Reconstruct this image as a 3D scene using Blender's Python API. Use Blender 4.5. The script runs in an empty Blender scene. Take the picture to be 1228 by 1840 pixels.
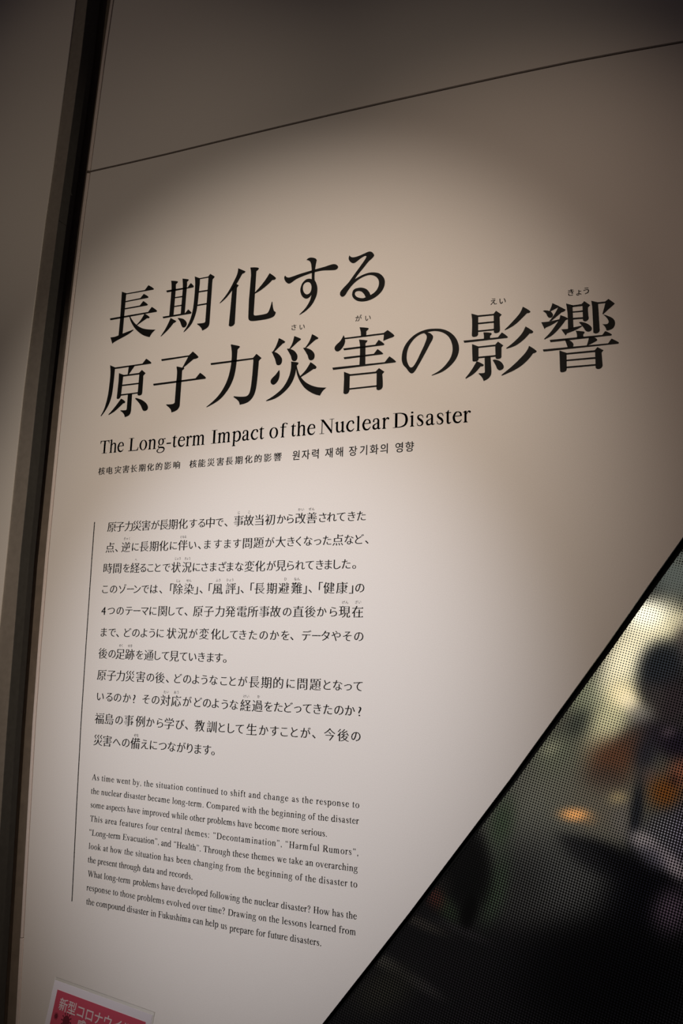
import bpy, bmesh, math
import numpy as np
from mathutils import Vector, Matrix
from mathutils.geometry import tessellate_polygon

# ------------------------------------------------------------------ camera
S = bpy.context.scene
COL = S.collection
W_PX, H_PX, F_PX = 1228.0, 1840.0, 1560.0
VPF = 1616.8
up_c = Vector((277.1, 8662.1, -VPF)).normalized()          # world up seen in camera axes
rt_c = Vector((3860.5, 178.3, VPF)); rt_c -= up_c * rt_c.dot(up_c); rt_c.normalize()
in_c = up_c.cross(rt_c)                                    # world +y (into the wall)
R_CW = Matrix((rt_c, in_c, up_c))                          # camera axes -> world axes
CAM = Vector((0.0, -1.3, 1.5))
cd = bpy.data.cameras.new('camera')
cd.sensor_fit = 'VERTICAL'; cd.sensor_height = 36.0
cd.lens = 36.0 * F_PX / H_PX
cd.clip_start = 0.01
cam = bpy.data.objects.new('camera', cd)
cam.matrix_world = Matrix.Translation(CAM) @ R_CW.to_4x4()
COL.objects.link(cam); S.camera = cam
cd.dof.use_dof = False

# ------------------------------------------------------------------ world, lights, exposure
S.view_settings.view_transform = 'Standard'
S.view_settings.look = 'None'
S.view_settings.gamma = 1.0
S.view_settings.use_curve_mapping = False
S.view_settings.exposure = 0.0
w = bpy.data.worlds.new('world'); S.world = w; w.use_nodes = True
w.node_tree.nodes['Background'].inputs[0].default_value = (1.0, 0.78, 0.80, 1)
w.node_tree.nodes['Background'].inputs[1].default_value = 0.022

def ray(px, py):
    v = Vector((px - W_PX / 2, -(py - H_PX / 2), -F_PX))
    return (R_CW @ v).normalized()
def on_wall(px, py, y=0.0):
    """photo pixel -> point of the plane at depth y"""
    d = ray(px, py)
    t = (y - CAM.y) / d.y
    return CAM + d * t

def light(name, kind, loc, target, energy, color, **kw):
    L = bpy.data.lights.new(name, kind); L.energy = energy; L.color = color
    for k, v in kw.items(): setattr(L, k, v)
    o = bpy.data.objects.new(name, L); COL.objects.link(o); o.location = loc
    o.rotation_euler = (Vector(target) - Vector(loc)).to_track_quat('-Z', 'Y').to_euler()
    return o
# five unseen ceiling spots, fitted to the brightness of the wall: place, aim on the wall (x, z), half angle, blend, power per colour
SPOTS = [
    ((-1.4182, -2.5075, 2.641), (-1.1581, 2.5597), 0.2387, 0.9963, (0.3148, 0.2433, 0.1806)),
    ((-0.6393, -2.305, 2.9943), (-0.6799, 1.4296), 0.202, 0.9909, (2.7761, 2.7681, 2.9501)),
    ((-0.1002, -1.355, 3.5299), (-0.4117, 1.0558), 0.479, 0.8873, (0.6487, 0.4602, 0.3368)),
    ((-0.3749, -2.1032, 3.1391), (-0.7247, 1.7274), 0.3041, 0.8951, (2.4797, 2.018, 1.6058)),
    ((1.1671, -1.0236, 3.2567), (-1.401, 1.8395), 0.3174, 0.9958, (0.7288, 0.5731, 0.4197)),
]
for l, (tx, tz), half, bl, rgb in SPOTS:
    P = [c * 4 * math.pi ** 2 / al for c, al in zip(rgb, (0.78, 0.75, 0.735))]
    light('ceiling_spotlight', 'SPOT', l, (tx, 0, tz), max(P), [c / max(P) for c in P], spot_size=2 * half, spot_blend=bl, shadow_soft_size=0.02)

# ------------------------------------------------------------------ materials
def s2l(c):
    return tuple(((v / 255) / 12.92 if v <= 10.3 else (((v / 255) + 0.055) / 1.055) ** 2.4) for v in c)
def mat(name, rgb, rough=0.5, grain=0.0, gscale=300, bump=0.0, spec=0.5):
    m = bpy.data.materials.new(name); m.use_nodes = True
    nt = m.node_tree; b = nt.nodes['Principled BSDF']
    b.inputs['Roughness'].default_value = rough
    b.inputs['Specular IOR Level'].default_value = spec
    b.inputs['Base Color'].default_value = (*rgb, 1)
    if grain or bump:
        tc = nt.nodes.new('ShaderNodeTexCoord'); nz = nt.nodes.new('ShaderNodeTexNoise')
        nz.inputs['Scale'].default_value = gscale; nz.inputs['Detail'].default_value = 4
        nt.links.new(tc.outputs['Object'], nz.inputs['Vector'])
        if grain:
            r = nt.nodes.new('ShaderNodeValToRGB')
            r.color_ramp.elements[0].position = 0.3; r.color_ramp.elements[1].position = 0.7
            r.color_ramp.elements[0].color = (*[v * (1 - grain) for v in rgb], 1)
            r.color_ramp.elements[1].color = (*[min(1, v * (1 + grain)) for v in rgb], 1)
            nt.links.new(nz.outputs['Fac'], r.inputs[0]); nt.links.new(r.outputs[0], b.inputs['Base Color'])
        if bump:
            bp = nt.nodes.new('ShaderNodeBump'); bp.inputs['Strength'].default_value = bump
            bp.inputs['Distance'].default_value = 0.0004
            nt.links.new(nz.outputs['Fac'], bp.inputs['Height']); nt.links.new(bp.outputs[0], b.inputs['Normal'])
    return m
M_PANEL = mat('white_panel', (0.78, 0.75, 0.735), 0.45, 0.025, 600, 0.12, 0.3)
M_EDGE = mat('panel_edging', (0.74, 0.66, 0.63), 0.4, 0.04, 200)
M_WALL = mat('painted_wall', (0.80, 0.77, 0.74), 0.6, 0.03, 500, 0.15)
M_INK = mat('black_lettering', (0.004, 0.004, 0.004), 0.6, spec=0.15)
M_FRAME = mat('dark_grey_metal', (0.25, 0.225, 0.20), 0.5, 0.08, 90)
M_JAMB_SHADE = mat('shaded_jamb_metal', (0.085, 0.084, 0.078), 0.55, 0.1, 90)  # jamb metal darkened in colour for the side the light only grazes
M_BROWN = mat('dark_brown_board', (0.19, 0.155, 0.125), 0.6, 0.12, 60)
M_JOINT = mat('joint_filler', (0.16, 0.13, 0.11), 0.7)
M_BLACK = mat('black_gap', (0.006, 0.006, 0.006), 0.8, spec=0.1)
M_FLOOR = mat('dark_carpet', (0.05, 0.045, 0.042), 0.95, 0.3, 400, 0.5)
M_PAPER = mat('white_paper', (0.86, 0.82, 0.90), 0.5)
M_RED = mat('red_print', (0.60, 0.085, 0.14), 0.5)
M_DKRED = mat('dark_red_print', (0.16, 0.02, 0.035), 0.5)
M_WPRINT = mat('white_print', (0.80, 0.66, 0.69), 0.5)
M_STEEL = mat('grey_stand_metal', (0.35, 0.35, 0.35), 0.35); M_STEEL.node_tree.nodes['Principled BSDF'].inputs['Metallic'].default_value = 0.7
M_SLEEVE = mat('clear_acrylic', (0.95, 0.97, 0.95), 0.1)
M_SLEEVE.node_tree.nodes['Principled BSDF'].inputs['Transmission Weight'].default_value = 1.0
M_SLEEVE.node_tree.nodes['Principled BSDF'].inputs['IOR'].default_value = 1.15

# ------------------------------------------------------------------ helpers
def link(name, me, m=None, parent=None):
    o = bpy.data.objects.new(name, me); COL.objects.link(o)
    if m is not None and me is not None and not me.materials: me.materials.append(m)
    if parent is not None: o.parent = parent
    return o
def tag(o, label=None, cat=None, group=None, kind=None):
    for k, v in (('label', label), ('category', cat), ('group', group), ('kind', kind)):
        if v: o[k] = v
    return o
def prism(name, pts, y0, y1, m, parent=None, bevel=0.0):
    """polygon given as wall points (x, z), extruded from depth y0 (front) to y1 (back)"""
    bm = bmesh.new()
    f = [bm.verts.new((p[0], y0, p[1])) for p in pts]; b = [bm.verts.new((p[0], y1, p[1])) for p in pts]
    n = len(pts)
    for i in range(n):
        bm.faces.new((f[i], f[(i + 1) % n], b[(i + 1) % n], b[i]))
    tris = tessellate_polygon([[Vector((p[0], p[1], 0)) for p in pts]])
    for a, c, d in tris:
        bm.faces.new((f[a], f[c], f[d])); bm.faces.new((b[d], b[c], b[a]))
    bmesh.ops.recalc_face_normals(bm, faces=bm.faces)
    me = bpy.data.meshes.new(name); bm.to_mesh(me); bm.free()
    o = link(name, me, m, parent)
    if bevel:
        bv = o.modifiers.new('bevel', 'BEVEL'); bv.width = bevel; bv.segments = 2; bv.limit_method = 'ANGLE'; bv.angle_limit = math.radians(50)
    return o
def xz(v): return (v.x, v.z)
def interp(tab, y):
    """x of an edge at photo row y: table of (x, y), linear outside too"""
    t = sorted(tab, key=lambda p: p[1])
    for i in range(len(t) - 1):
        if y <= t[i + 1][1] or i == len(t) - 2:
            (x0, y0), (x1, y1) = t[i], t[i + 1]
            return x0 + (x1 - x0) * (y - y0) / (y1 - y0)

# ------------------------------------------------------------------ the wall: edges read row by row
E_TAB = [(215, -110), (198.7, 0), (184, 100), (164, 250), (144.3, 400), (126, 550), (109.4, 700), (95, 850), (81, 1000), (68.8, 1150), (58, 1300), (49.5, 1450), (41, 1600), (35.5, 1700), (28, 1840), (24, 1930)]
A_TAB = [(150, -110), (136, 0), (123.3, 100), (102.4, 250), (80.4, 400), (61, 550), (42, 700), (26, 850), (11, 1000), (-4, 1150), (-17, 1300), (-29, 1450), (-40, 1600), (-54, 1840), (-58, 1930)]
B_TAB = [(172, -110), (157, 0), (145.6, 100), (125.3, 250), (104.3, 400), (85, 550), (67.5, 700), (52, 850), (36.5, 1000), (24.5, 1150), (12.7, 1300), (2.5, 1450), (-7, 1600), (-22, 1840), (-27, 1930)]
C_TAB = [(184, -110), (169.5, 0), (159, 100), (138, 250), (117.3, 400), (100, 550), (82.5, 700), (67, 850), (52, 1000), (40.5, 1150), (29.5, 1300), (19, 1450), (12, 1600), (5.9, 1700), (-2, 1840), (-6, 1930)]
D_TAB = [(185.5, -110), (171, 0), (160.5, 100), (140, 250), (119.5, 400), (103, 550), (87, 700), (73, 850), (57.9, 1000), (46, 1150), (35, 1300), (26, 1450), (17.6, 1600), (12.4, 1700), (4.6, 1840), (1, 1930)]
ROWS = [-60, 0, 100, 200, 309, 400, 500, 600, 700, 850, 1000, 1150, 1300, 1450, 1600, 1700, 1840, 1920]
Z_TOP, Z_BOT = 3.2, 0.0
def edge(tab, y, off=0.0, rows=ROWS):
    """wall points down an edge, continued straight to the floor and up to the ceiling line"""
    p = [xz(on_wall(interp(tab, r) + off, r, y)) for r in rows]
    if rows[0] == ROWS[0]: p.insert(0, (p[0][0], Z_TOP))
    if rows[-1] == ROWS[-1]: p.append((p[-1][0], Z_BOT))
    return p
JOINT = [(157.2, 309.5), (230, 293), (300, 276.8), (400, 252.5), (500, 228.5), (600, 205), (700, 182.2), (828, 153.8), (928, 132), (1028, 111.2), (1128, 92.5), (1228, 75), (1330, 57)]
DIAG = [(1330, 825), (1228, 965), (1160, 1060), (1090, 1160), (1018, 1260), (945.6, 1360), (917, 1400), (828, 1518), (736, 1640), (660, 1737.5), (581, 1838), (500, 1940)]
TH = 0.008
i_j = ROWS.index(309)
jl = [xz(on_wall(*p)) for p in JOINT]
d_pts = [xz(on_wall(*p)) for p in DIAG]
X_R = 2.6
slope_j = (jl[-1][1] - jl[-2][1]) / (jl[-1][0] - jl[-2][0])
jr = (X_R, jl[-1][1])
# diagonal continued to the right edge above, and to the floor below
(ax, az), (bx, bz) = d_pts[0], d_pts[1]
t_up = 0.5
d_up = (ax + (ax - bx) * 6, az + (az - bz) * 6)
(cx_, cz_), (ex_, ez_) = d_pts[-2], d_pts[-1]
t = (Z_BOT - ez_) / (ez_ - cz_)
d_dn = (ex_ + (ex_ - cx_) * t, Z_BOT)
GAP = 0.0020
left_hi = edge(E_TAB, 0, 6.5, ROWS[:i_j + 1])
left_lo = edge(E_TAB, 0, 6.5, ROWS[i_j:])
left_hi[-1] = (left_hi[-1][0], xz(on_wall(*JOINT[0]))[1] + GAP)
left_lo[0] = (left_lo[0][0], xz(on_wall(*JOINT[0]))[1] - GAP)

# lower exhibit panel ---------------------------------------------------------
panel = tag(bpy.data.objects.new('exhibit_panel', None), 'large white wall panel printed with black Japanese and English exhibit text', 'wall panel')
COL.objects.link(panel)
pts = left_lo + [d_dn] + [d_pts[i] for i in range(len(d_pts) - 1, -1, -1)] + [d_up]
top_r = [(x, z - GAP) for x, z in jl[1:]]
pts += [(d_up[0], jr[1] - GAP)] + top_r[::-1]
prism('board', pts, 0.0, TH, M_PANEL, panel, 0.0012)
# upper panel
upper = prism('wall_front', left_hi[::-1] + [(left_hi[0][0], Z_TOP), (X_R, Z_TOP), (X_R, jr[1] + GAP)] [1:] + [(x, z + GAP) for x, z in jl[1:]][::-1], 0.0, TH, M_PANEL, None, 0.0012)
tag(upper, kind='structure')
# backing seen inside the joint
prism('joint_backing', [(jl[0][0], jl[0][1] + .03), (jl[0][0], jl[0][1] - .03), (X_R, jr[1] - .06), (X_R, jr[1] + .06)], 0.0035, TH - 0.0005, M_JOINT, upper)
# edging strips along the left side of both panels
def strip(name, lt, lo, rt, ro, y0, y1, m, rows, parent=None, bevel=0.0, y_r=None):
    l = edge(lt, y0, lo, rows); r = edge(rt, y0 if y_r is None else y_r, ro, rows)
    return prism(name, l + r[::-1], y0, y1, m, parent, bevel)
rows_up = ROWS[:ROWS.index(309)] + [306.5]
rows_mid = [311] + ROWS[ROWS.index(309) + 1:ROWS.index(1600) + 1] + [1685.4]
rows_low = [1686, 1700, 1840, 1920]
strip('edge_trim', E_TAB, 0, E_TAB, 4.6, -0.0012, TH, M_EDGE, rows_up, upper, 0.0008)
strip('edge_trim', E_TAB, 0, E_TAB, 4.6, -0.0012, TH, M_EDGE, rows_mid, panel, 0.0008)
strip('edge_trim', E_TAB, -.4, E_TAB, 5.4, -0.0012, TH, M_EDGE, rows_low, panel, 0.0008)
strip('edge_groove', E_TAB, 3, E_TAB, 8, 0.003, 0.006, M_BROWN, ROWS, panel)

# recess at the left: frames and back boards
JD = 0.041
t1 = strip('trim_1', A_TAB, -3, B_TAB, 0, 0.0032, JD, M_FRAME, ROWS); tag(t1, kind='structure')
# the side of the jamb going back; its grazing shade is put into a darker colour
def side(name, rows):
    l = edge(B_TAB, 0.0032, 0.0, rows)
    return tag(prism(name, [(x + .0002, z) for x, z in l] + [(x + .0011, z) for x, z in l[::-1]], 0.0034, JD, M_JAMB_SHADE), kind='structure')
side('trim_2', ROWS[:ROWS.index(400)] + [396]); side('trim_3', [397.2] + ROWS[ROWS.index(400) + 1:])
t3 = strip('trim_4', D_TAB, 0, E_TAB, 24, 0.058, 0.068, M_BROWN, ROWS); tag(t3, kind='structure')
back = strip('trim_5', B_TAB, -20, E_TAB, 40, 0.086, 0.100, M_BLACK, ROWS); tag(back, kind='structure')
wl_r = edge(A_TAB, 0.0)
wl = prism('wall_left', [(-3.4, Z_TOP), (-3.4, Z_BOT)] + wl_r[::-1], 0.0, 0.003, M_WALL, None, 0.0004); tag(wl, kind='structure')

# floor
bm = bmesh.new()
vs = [bm.verts.new(p) for p in ((-3.6, -4.5, 0), (3.0, -4.5, 0), (3.0, 0.3, 0), (-3.6, 0.3, 0), (-3.6, -4.5, -.05), (3.0, -4.5, -.05), (3.0, 0.3, -.05), (-3.6, 0.3, -.05))]
for f in ((0, 1, 2, 3), (7, 6, 5, 4), (0, 4, 5, 1), (1, 5, 6, 2), (2, 6, 7, 3), (3, 7, 4, 0)): bm.faces.new([vs[i] for i in f])
me = bpy.data.meshes.new('floor'); bm.to_mesh(me); bm.free()
tag(link('floor', me, M_FLOOR), kind='structure')

# ------------------------------------------------------------------ lit halftone picture beside the diagonal
Y_D = 0.0095
def picture(px, py):
    """the soft picture shown on the lit film: srgb colour and black-dot coverage, at a place of the picture"""
    c = np.array([13., 12., 13.]); k = 0.55
    for (cx, cy, rx, ry, ang, col, st, kk, po) in BLOBS:
        a = math.radians(ang); dx, dy = px - cx, py - cy
        u = (dx * math.cos(a) + dy * math.sin(a)) / rx; v = (-dx * math.sin(a) + dy * math.cos(a)) / ry
        g = st * math.exp(-((u * u + v * v) ** po))
        if g > 0.003:
            c = c * (1 - g) + np.array(col) * g
            if kk is not None: k = k * (1 - g) + kk * g
    return c, k
#        cx    cy   rx  ry  ang  colour         strength coverage  power
BLOBS = [
    (1010, 1440, 190, 150, -35, (100, 98, 86), .95, .38, 1.3),
    (1110, 1330, 130, 150, 0, (84, 80, 68), .9, .36, 1.3),
    (960, 1560, 110, 90, -30, (70, 69, 64), .75, .50, 1.2),
    (1215, 1030, 60, 60, 0, (84, 88, 82), 1, .12, 1.6),
    (1228, 975, 22, 18, 0, (70, 70, 62), .9, .60, 1.6),
    (1228, 1010, 20, 6, 0, (90, 90, 80), .6, .60, 1.6),
    (1060, 1250, 50, 50, -50, (128, 130, 104), .9, .36, 1.2),
    (1000, 1350, 50, 40, -50, (96, 98, 80), .8, .42, 1.2),
    (1045, 1300, 30, 22, -40, (52, 56, 50), .7, .50, 1.3),
    (990, 1345, 18, 12, -30, (150, 146, 118), .5, .40, 1),
    (1180, 1130, 66, 46, -20, (235, 222, 178), 1, .22, 1.5),
    (1125, 1185, 42, 76, 27, (246, 234, 196), 1, .24, 1.7),
    (1158, 1103, 46, 28, 0, (275, 268, 240), 1, .18, 1.3),
    (1100, 1290, 34, 70, 30, (196, 188, 146), .9, .30, 1.4),
    (1118, 1248, 30, 26, 40, (245, 226, 176), .9, .20, 1.3),
    (1132, 1262, 14, 26, -40, (250, 230, 185), .95, .06, 1.3),
    (1220, 1118, 24, 18, -20, (222, 210, 170), .8, .10, 1.2),
    (1234, 1165, 26, 46, 0, (70, 62, 58), .9, .14, 1.4),
    (1188, 1200, 42, 52, 22, (40, 43, 47), 1, .50, 2.2),
    (1212, 1262, 44, 44, 0, (46, 38, 40), .95, .42, 1.6),
    (1175, 1245, 26, 18, 35, (62, 56, 54), .7, .46, 1.4),
    (1152, 1285, 26, 22, 35, (120, 114, 104), .8, .16, 1.2),
    (1190, 1320, 50, 30, 10, (36, 30, 36), .9, .45, 1.4),
    (1203, 1318, 13, 11, 0, (88, 74, 76), .75, .25, 1.1),
    (1128, 1345, 26, 40, 40, (74, 52, 42), .9, .44, 1.5),
    (1098, 1370, 44, 44, 20, (80, 50, 34), .95, .30, 1.4),
    (1090, 1402, 36, 26, 0, (54, 38, 32), .8, .42, 1.3),
    (1228, 1340, 44, 28, 0, (26, 20, 30), .9, .45, 1.4),
    (1160, 1355, 22, 40, 10, (28, 27, 34), .8, .30, 1.3),
    (1168, 1398, 20, 20, 0, (70, 56, 52), .8, .20, 1.2),
    (1196, 1424, 34, 30, 0, (96, 54, 20), .95, .42, 1.4),
    (1228, 1388, 28, 26, 0, (120, 66, 46), .8, .40, 1.3),
    (1212, 1402, 10, 12, 0, (30, 20, 20), .5, .45, 1.3),
    (1085, 1450, 70, 60, 0, (88, 80, 68), .8, .32, 1.3),
    (1112, 1434, 17, 13, 0, (136, 118, 84), .85, .22, 1.1),
    (1034, 1464, 27, 12, 4, (214, 150, 88), 1, .28, 1.3),
    (1060, 1476, 14, 9, 0, (120, 96, 70), .6, .35, 1.2),
    (1120, 1478, 24, 34, 0, (90, 84, 78), .8, .38, 1.3),
    (1144, 1465, 13, 70, 6, (26, 27, 31), .95, .40, 1.6),
    (1196, 1505, 42, 46, 25, (112, 108, 112), .95, .68, 1.9),
    (1228, 1500, 26, 60, 0, (104, 96, 108), .8, .66, 1.6),
    (1085, 1545, 74, 30, 24, (14, 14, 19), .97, .66, 2.0),
    (1040, 1520, 40, 12, 28, (30, 30, 32), .6, .60, 1.6),
    (1150, 1610, 70, 80, 20, (12, 12, 17), .95, .62, 1.7),
    (1157, 1512, 28, 17, 30, (130, 120, 118), .95, .44, 1.6),
    (1205, 1550, 52, 17, 42, (124, 112, 114), .9, .46, 1.6),
    (1172, 1540, 34, 18, 40, (70, 66, 74), .7, .46, 1.4),
    (1206, 1640, 36, 46, 15, (72, 58, 68), .9, .55, 1.5),
    (1020, 1590, 80, 80, -20, (66, 65, 64), .7, .56, 1.4),
    (930, 1600, 60, 80, 0, (44, 43, 42), .75, .56, 1.3),
    (902, 1480, 22, 50, 12, (54, 66, 48), .8, .48, 1.3),
    (890, 1600, 22, 66, 16, (50, 62, 46), .8, .56, 1.5),
    (838, 1560, 44, 80, -6, (13, 13, 13), 1, .80, 2.6),
    (842, 1640, 13, 34, 12, (6, 6, 6), 1, .97, 2.2),
    (806, 1635, 16, 30, -28, (44, 56, 38), .75, .62, 1.5),
    (783, 1612, 15, 22, -20, (70, 34, 28), .8, .60, 1.3),
    (800, 1590, 16, 16, 0, (34, 30, 26), .5, .7, 1.3),
    (850, 1780, 260, 110, 0, (20, 18, 20), .75, .58, 2.0),
    (760, 1660, 48, 10, 24, (58, 52, 46), .7, .58, 1.4),
    (830, 1672, 60, 9, 24, (44, 40, 42), .6, .58, 1.5),
    (690, 1728, 36, 13, 28, (60, 56, 50), .75, .55, 1.6),
    (755, 1768, 50, 11, 32, (48, 44, 43), .7, .56, 1.6),
    (690, 1780, 60, 40, -30, (40, 38, 30), .7, .58, 1.3),
    (920, 1720, 60, 40, 0, (20, 20, 22), .5, .58, 1.3),
    (1090, 1760, 170, 110, 0, (6, 6, 8), .95, .6, 2.0),
]
disp = bpy.data.objects.new('halftone_light_panel', None); COL.objects.link(disp)
tag(disp, 'dark glowing picture panel of fine black halftone dots beyond the diagonal edge', 'light panel')
x0 = xz(on_wall(560, 1860, Y_D))[0] - 0.1; z0 = xz(on_wall(600, 1860, Y_D))[1] - 0.25
x1 = xz(on_wall(1250, 960, Y_D))[0] + 0.9; z1 = xz(on_wall(1250, 900, Y_D))[1] + 0.12
NX, NZ = 250, 230
def to_px(p):
    v = R_CW.transposed() @ (Vector(p) - CAM)
    return (W_PX / 2 + F_PX * v.x / -v.z, H_PX / 2 - F_PX * v.y / -v.z)
bm = bmesh.new(); grid = []; cols = []
slope = (z1 - z0)
for j in range(NZ + 1):
    for i in range(NX + 1):
        x = x0 + (x1 - x0) * i / NX; z = z0 + (z1 - z0) * j / NZ
        grid.append((x, z))
dz_dx = (d_pts[1][1] - d_pts[-3][1]) / (d_pts[1][0] - d_pts[-3][0])
keep = {}
verts = []; faces = []
def inside(x, z): return z < d_pts[-3][1] + dz_dx * (x - d_pts[-3][0]) + 0.03
for idx, (x, z) in enumerate(grid):
    if inside(x, z - 0.03):
        keep[idx] = len(verts); verts.append((x, Y_D, z))
for j in range(NZ):
    for i in range(NX):
        q = [j * (NX + 1) + i, j * (NX + 1) + i + 1, (j + 1) * (NX + 1) + i + 1, (j + 1) * (NX + 1) + i]
        if all(k in keep for k in q): faces.append([keep[k] for k in q])
me = bpy.data.meshes.new('halftone_print'); me.from_pydata(verts, [], faces); bm.free()
ca = me.color_attributes.new('picture', 'FLOAT_COLOR', 'POINT')
buf = np.zeros((len(verts), 4), dtype=np.float32)
for n, v in enumerate(verts):
    px, py = to_px(v); c, k = picture(min(px, 1262), min(py, 1880))
    lin = [max(0, min(1.6, ((a / 255 + .055) / 1.055) ** 2.4 if a > 10 else a / 255 / 12.92)) for a in c]
    buf[n] = (*lin, k)
ca.data.foreach_set('color', buf.ravel())
md = bpy.data.materials.new('lit_halftone_film'); md.use_nodes = True; nt = md.node_tree; N = nt.nodes; Lk = nt.links
b = N['Principled BSDF']; b.inputs['Base Color'].default_value = (0.004, 0.004, 0.004, 1); b.inputs['Roughness'].default_value = 0.5
b.inputs['Specular IOR Level'].default_value = 0.08
at = N.new('ShaderNodeAttribute'); at.attribute_name = 'picture'
tc = N.new('ShaderNodeTexCoord'); sp = N.new('ShaderNodeSeparateXYZ'); Lk.new(tc.outputs['Object'], sp.inputs[0])
def mth(op, a, b_=None, c_=None):
    n = N.new('ShaderNodeMath'); n.operation = op
    for i, v in enumerate((a, b_, c_)):
        if v is None: continue
        if isinstance(v, (int, float)): n.inputs[i].default_value = v
        else: Lk.new(v, n.inputs[i])
    return n.outputs[0]
PITCH = 0.00365; ANG = math.radians(-15)
kk = 2 * math.pi / PITCH
u = mth('ADD', mth('MULTIPLY', sp.outputs[0], kk * math.cos(ANG)), mth('MULTIPLY', sp.outputs[2], kk * math.sin(ANG)))
v = mth('ADD', mth('MULTIPLY', sp.outputs[0], -kk * math.sin(ANG)), mth('MULTIPLY', sp.outputs[2], kk * math.cos(ANG)))
cs = mth('ADD', mth('COSINE', u), mth('COSINE', v))                    # -2 .. 2
# coverage -> threshold: (1 - 2k) * 2 roughly, flattened towards the middle
thr = mth('MULTIPLY', mth('SUBTRACT', 0.5, at.outputs['Alpha']), 3.6)
ink = N.new('ShaderNodeMapRange'); ink.interpolation_type = 'SMOOTHSTEP'
Lk.new(mth('SUBTRACT', cs, thr), ink.inputs['Value'])
ink.inputs['From Min'].default_value = -0.35; ink.inputs['From Max'].default_value = 0.35
ink.inputs['To Min'].default_value = 1.0; ink.inputs['To Max'].default_value = 0.02
gain = mth('ADD', 1.0, mth('MULTIPLY', at.outputs['Alpha'], 0.35))
vm = N.new('ShaderNodeVectorMath'); vm.operation = 'SCALE'; Lk.new(at.outputs['Color'], vm.inputs[0]); Lk.new(mth('MULTIPLY', ink.outputs[0], gain), vm.inputs['Scale'])
Lk.new(vm.outputs[0], b.inputs['Emission Color']); b.inputs['Emission Strength'].default_value = 1.0
link('halftone_print', me, md, disp)
# black border along the diagonal, and the backing box
dd = [xz(on_wall(p[0], p[1], Y_D - 0.001)) for p in DIAG]
dr = [xz(on_wall(p[0] + 8.5 + 4 * (1840 - p[1]) / 900, p[1] + 4, Y_D - 0.001)) for p in DIAG]
dlft = [xz(on_wall(p[0] - 20, p[1], Y_D - 0.001)) for p in DIAG]
prism('border', dlft + dr[::-1], Y_D - 0.0012, Y_D - 0.0002, M_BLACK, disp)
prism('backing_board', [(x0, z0), (x1, z0), (x1, z1), (x1 - 0.3, z1)], Y_D + 0.004, Y_D + 0.02, M_BLACK, disp)

# ------------------------------------------------------------------ flat lettering
LIFT = -0.00025
def spline(pts):
    """pts: [(x, y, smooth)] closed; runs of smooth points are rounded with Catmull-Rom"""
    n = len(pts); out = []
    for i in range(n):
        p0, p1, p2, p3 = pts[i - 1], pts[i], pts[(i + 1) % n], pts[(i + 2) % n]
        out.append((p1[0], p1[1]))
        if not (p1[2] or p2[2]): continue
        m1 = ((p2[0] - p0[0]) / 2, (p2[1] - p0[1]) / 2) if p1[2] else None
        m2 = ((p3[0] - p1[0]) / 2, (p3[1] - p1[1]) / 2) if p2[2] else None
        L = math.hypot(p2[0] - p1[0], p2[1] - p1[1])
        def lim(m):
            q = math.hypot(*m); return m if q < 1e-9 else (m[0] / q * L, m[1] / q * L)
        if m1: m1 = lim(m1)
        if m2: m2 = lim(m2)
        if not m1: m1 = (1.5 * (p2[0] - p1[0]) - .5 * m2[0], 1.5 * (p2[1] - p1[1]) - .5 * m2[1])
        if not m2: m2 = (1.5 * (p2[0] - p1[0]) - .5 * m1[0], 1.5 * (p2[1] - p1[1]) - .5 * m1[1])
        for s in (.2, .4, .6, .8):
            h1 = 2 * s ** 3 - 3 * s * s + 1; h2 = s ** 3 - 2 * s * s + s; h3 = -2 * s ** 3 + 3 * s * s; h4 = s ** 3 - s * s
            out.append((h1 * p1[0] + h2 * m1[0] + h3 * p2[0] + h4 * m2[0], h1 * p1[1] + h2 * m1[1] + h3 * p2[1] + h4 * m2[1]))
    return out
def parse(s):
    out = []
    for t in s.split():
        sm = t.endswith('*'); a, b2 = t.rstrip('*').split(',')
        out.append((float(a), float(b2), sm))
    return out
class Flat:
    """collects filled outlines lying on a plane"""
    def __init__(self): self.v = []; self.f = []
    def poly(self, loops, fn):
        base = len(self.v); vs = [[Vector((p[0], p[1], 0)) for p in l] for l in loops]
        for l in loops:
            for p in l: self.v.append(fn(p))
        for t in tessellate_polygon(vs): self.f.append([base + i for i in t])
    def tris(self, verts, faces, fn):
        base = len(self.v)
        for p in verts: self.v.append(fn(p))
        for t in faces: self.f.append([base + i for i in t])
    def build(self, name, m, parent):
        me = bpy.data.meshes.new(name); me.from_pydata([tuple(p) for p in self.v], [], self.f)
        bm = bmesh.new(); bm.from_mesh(me)
        bad = [f for f in bm.faces if f.calc_area() < 1e-13]
        bmesh.ops.delete(bm, geom=bad, context='FACES_ONLY')
        bm.to_mesh(me); bm.free(); me.update()
        return link(name, me, m, parent)

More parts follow.
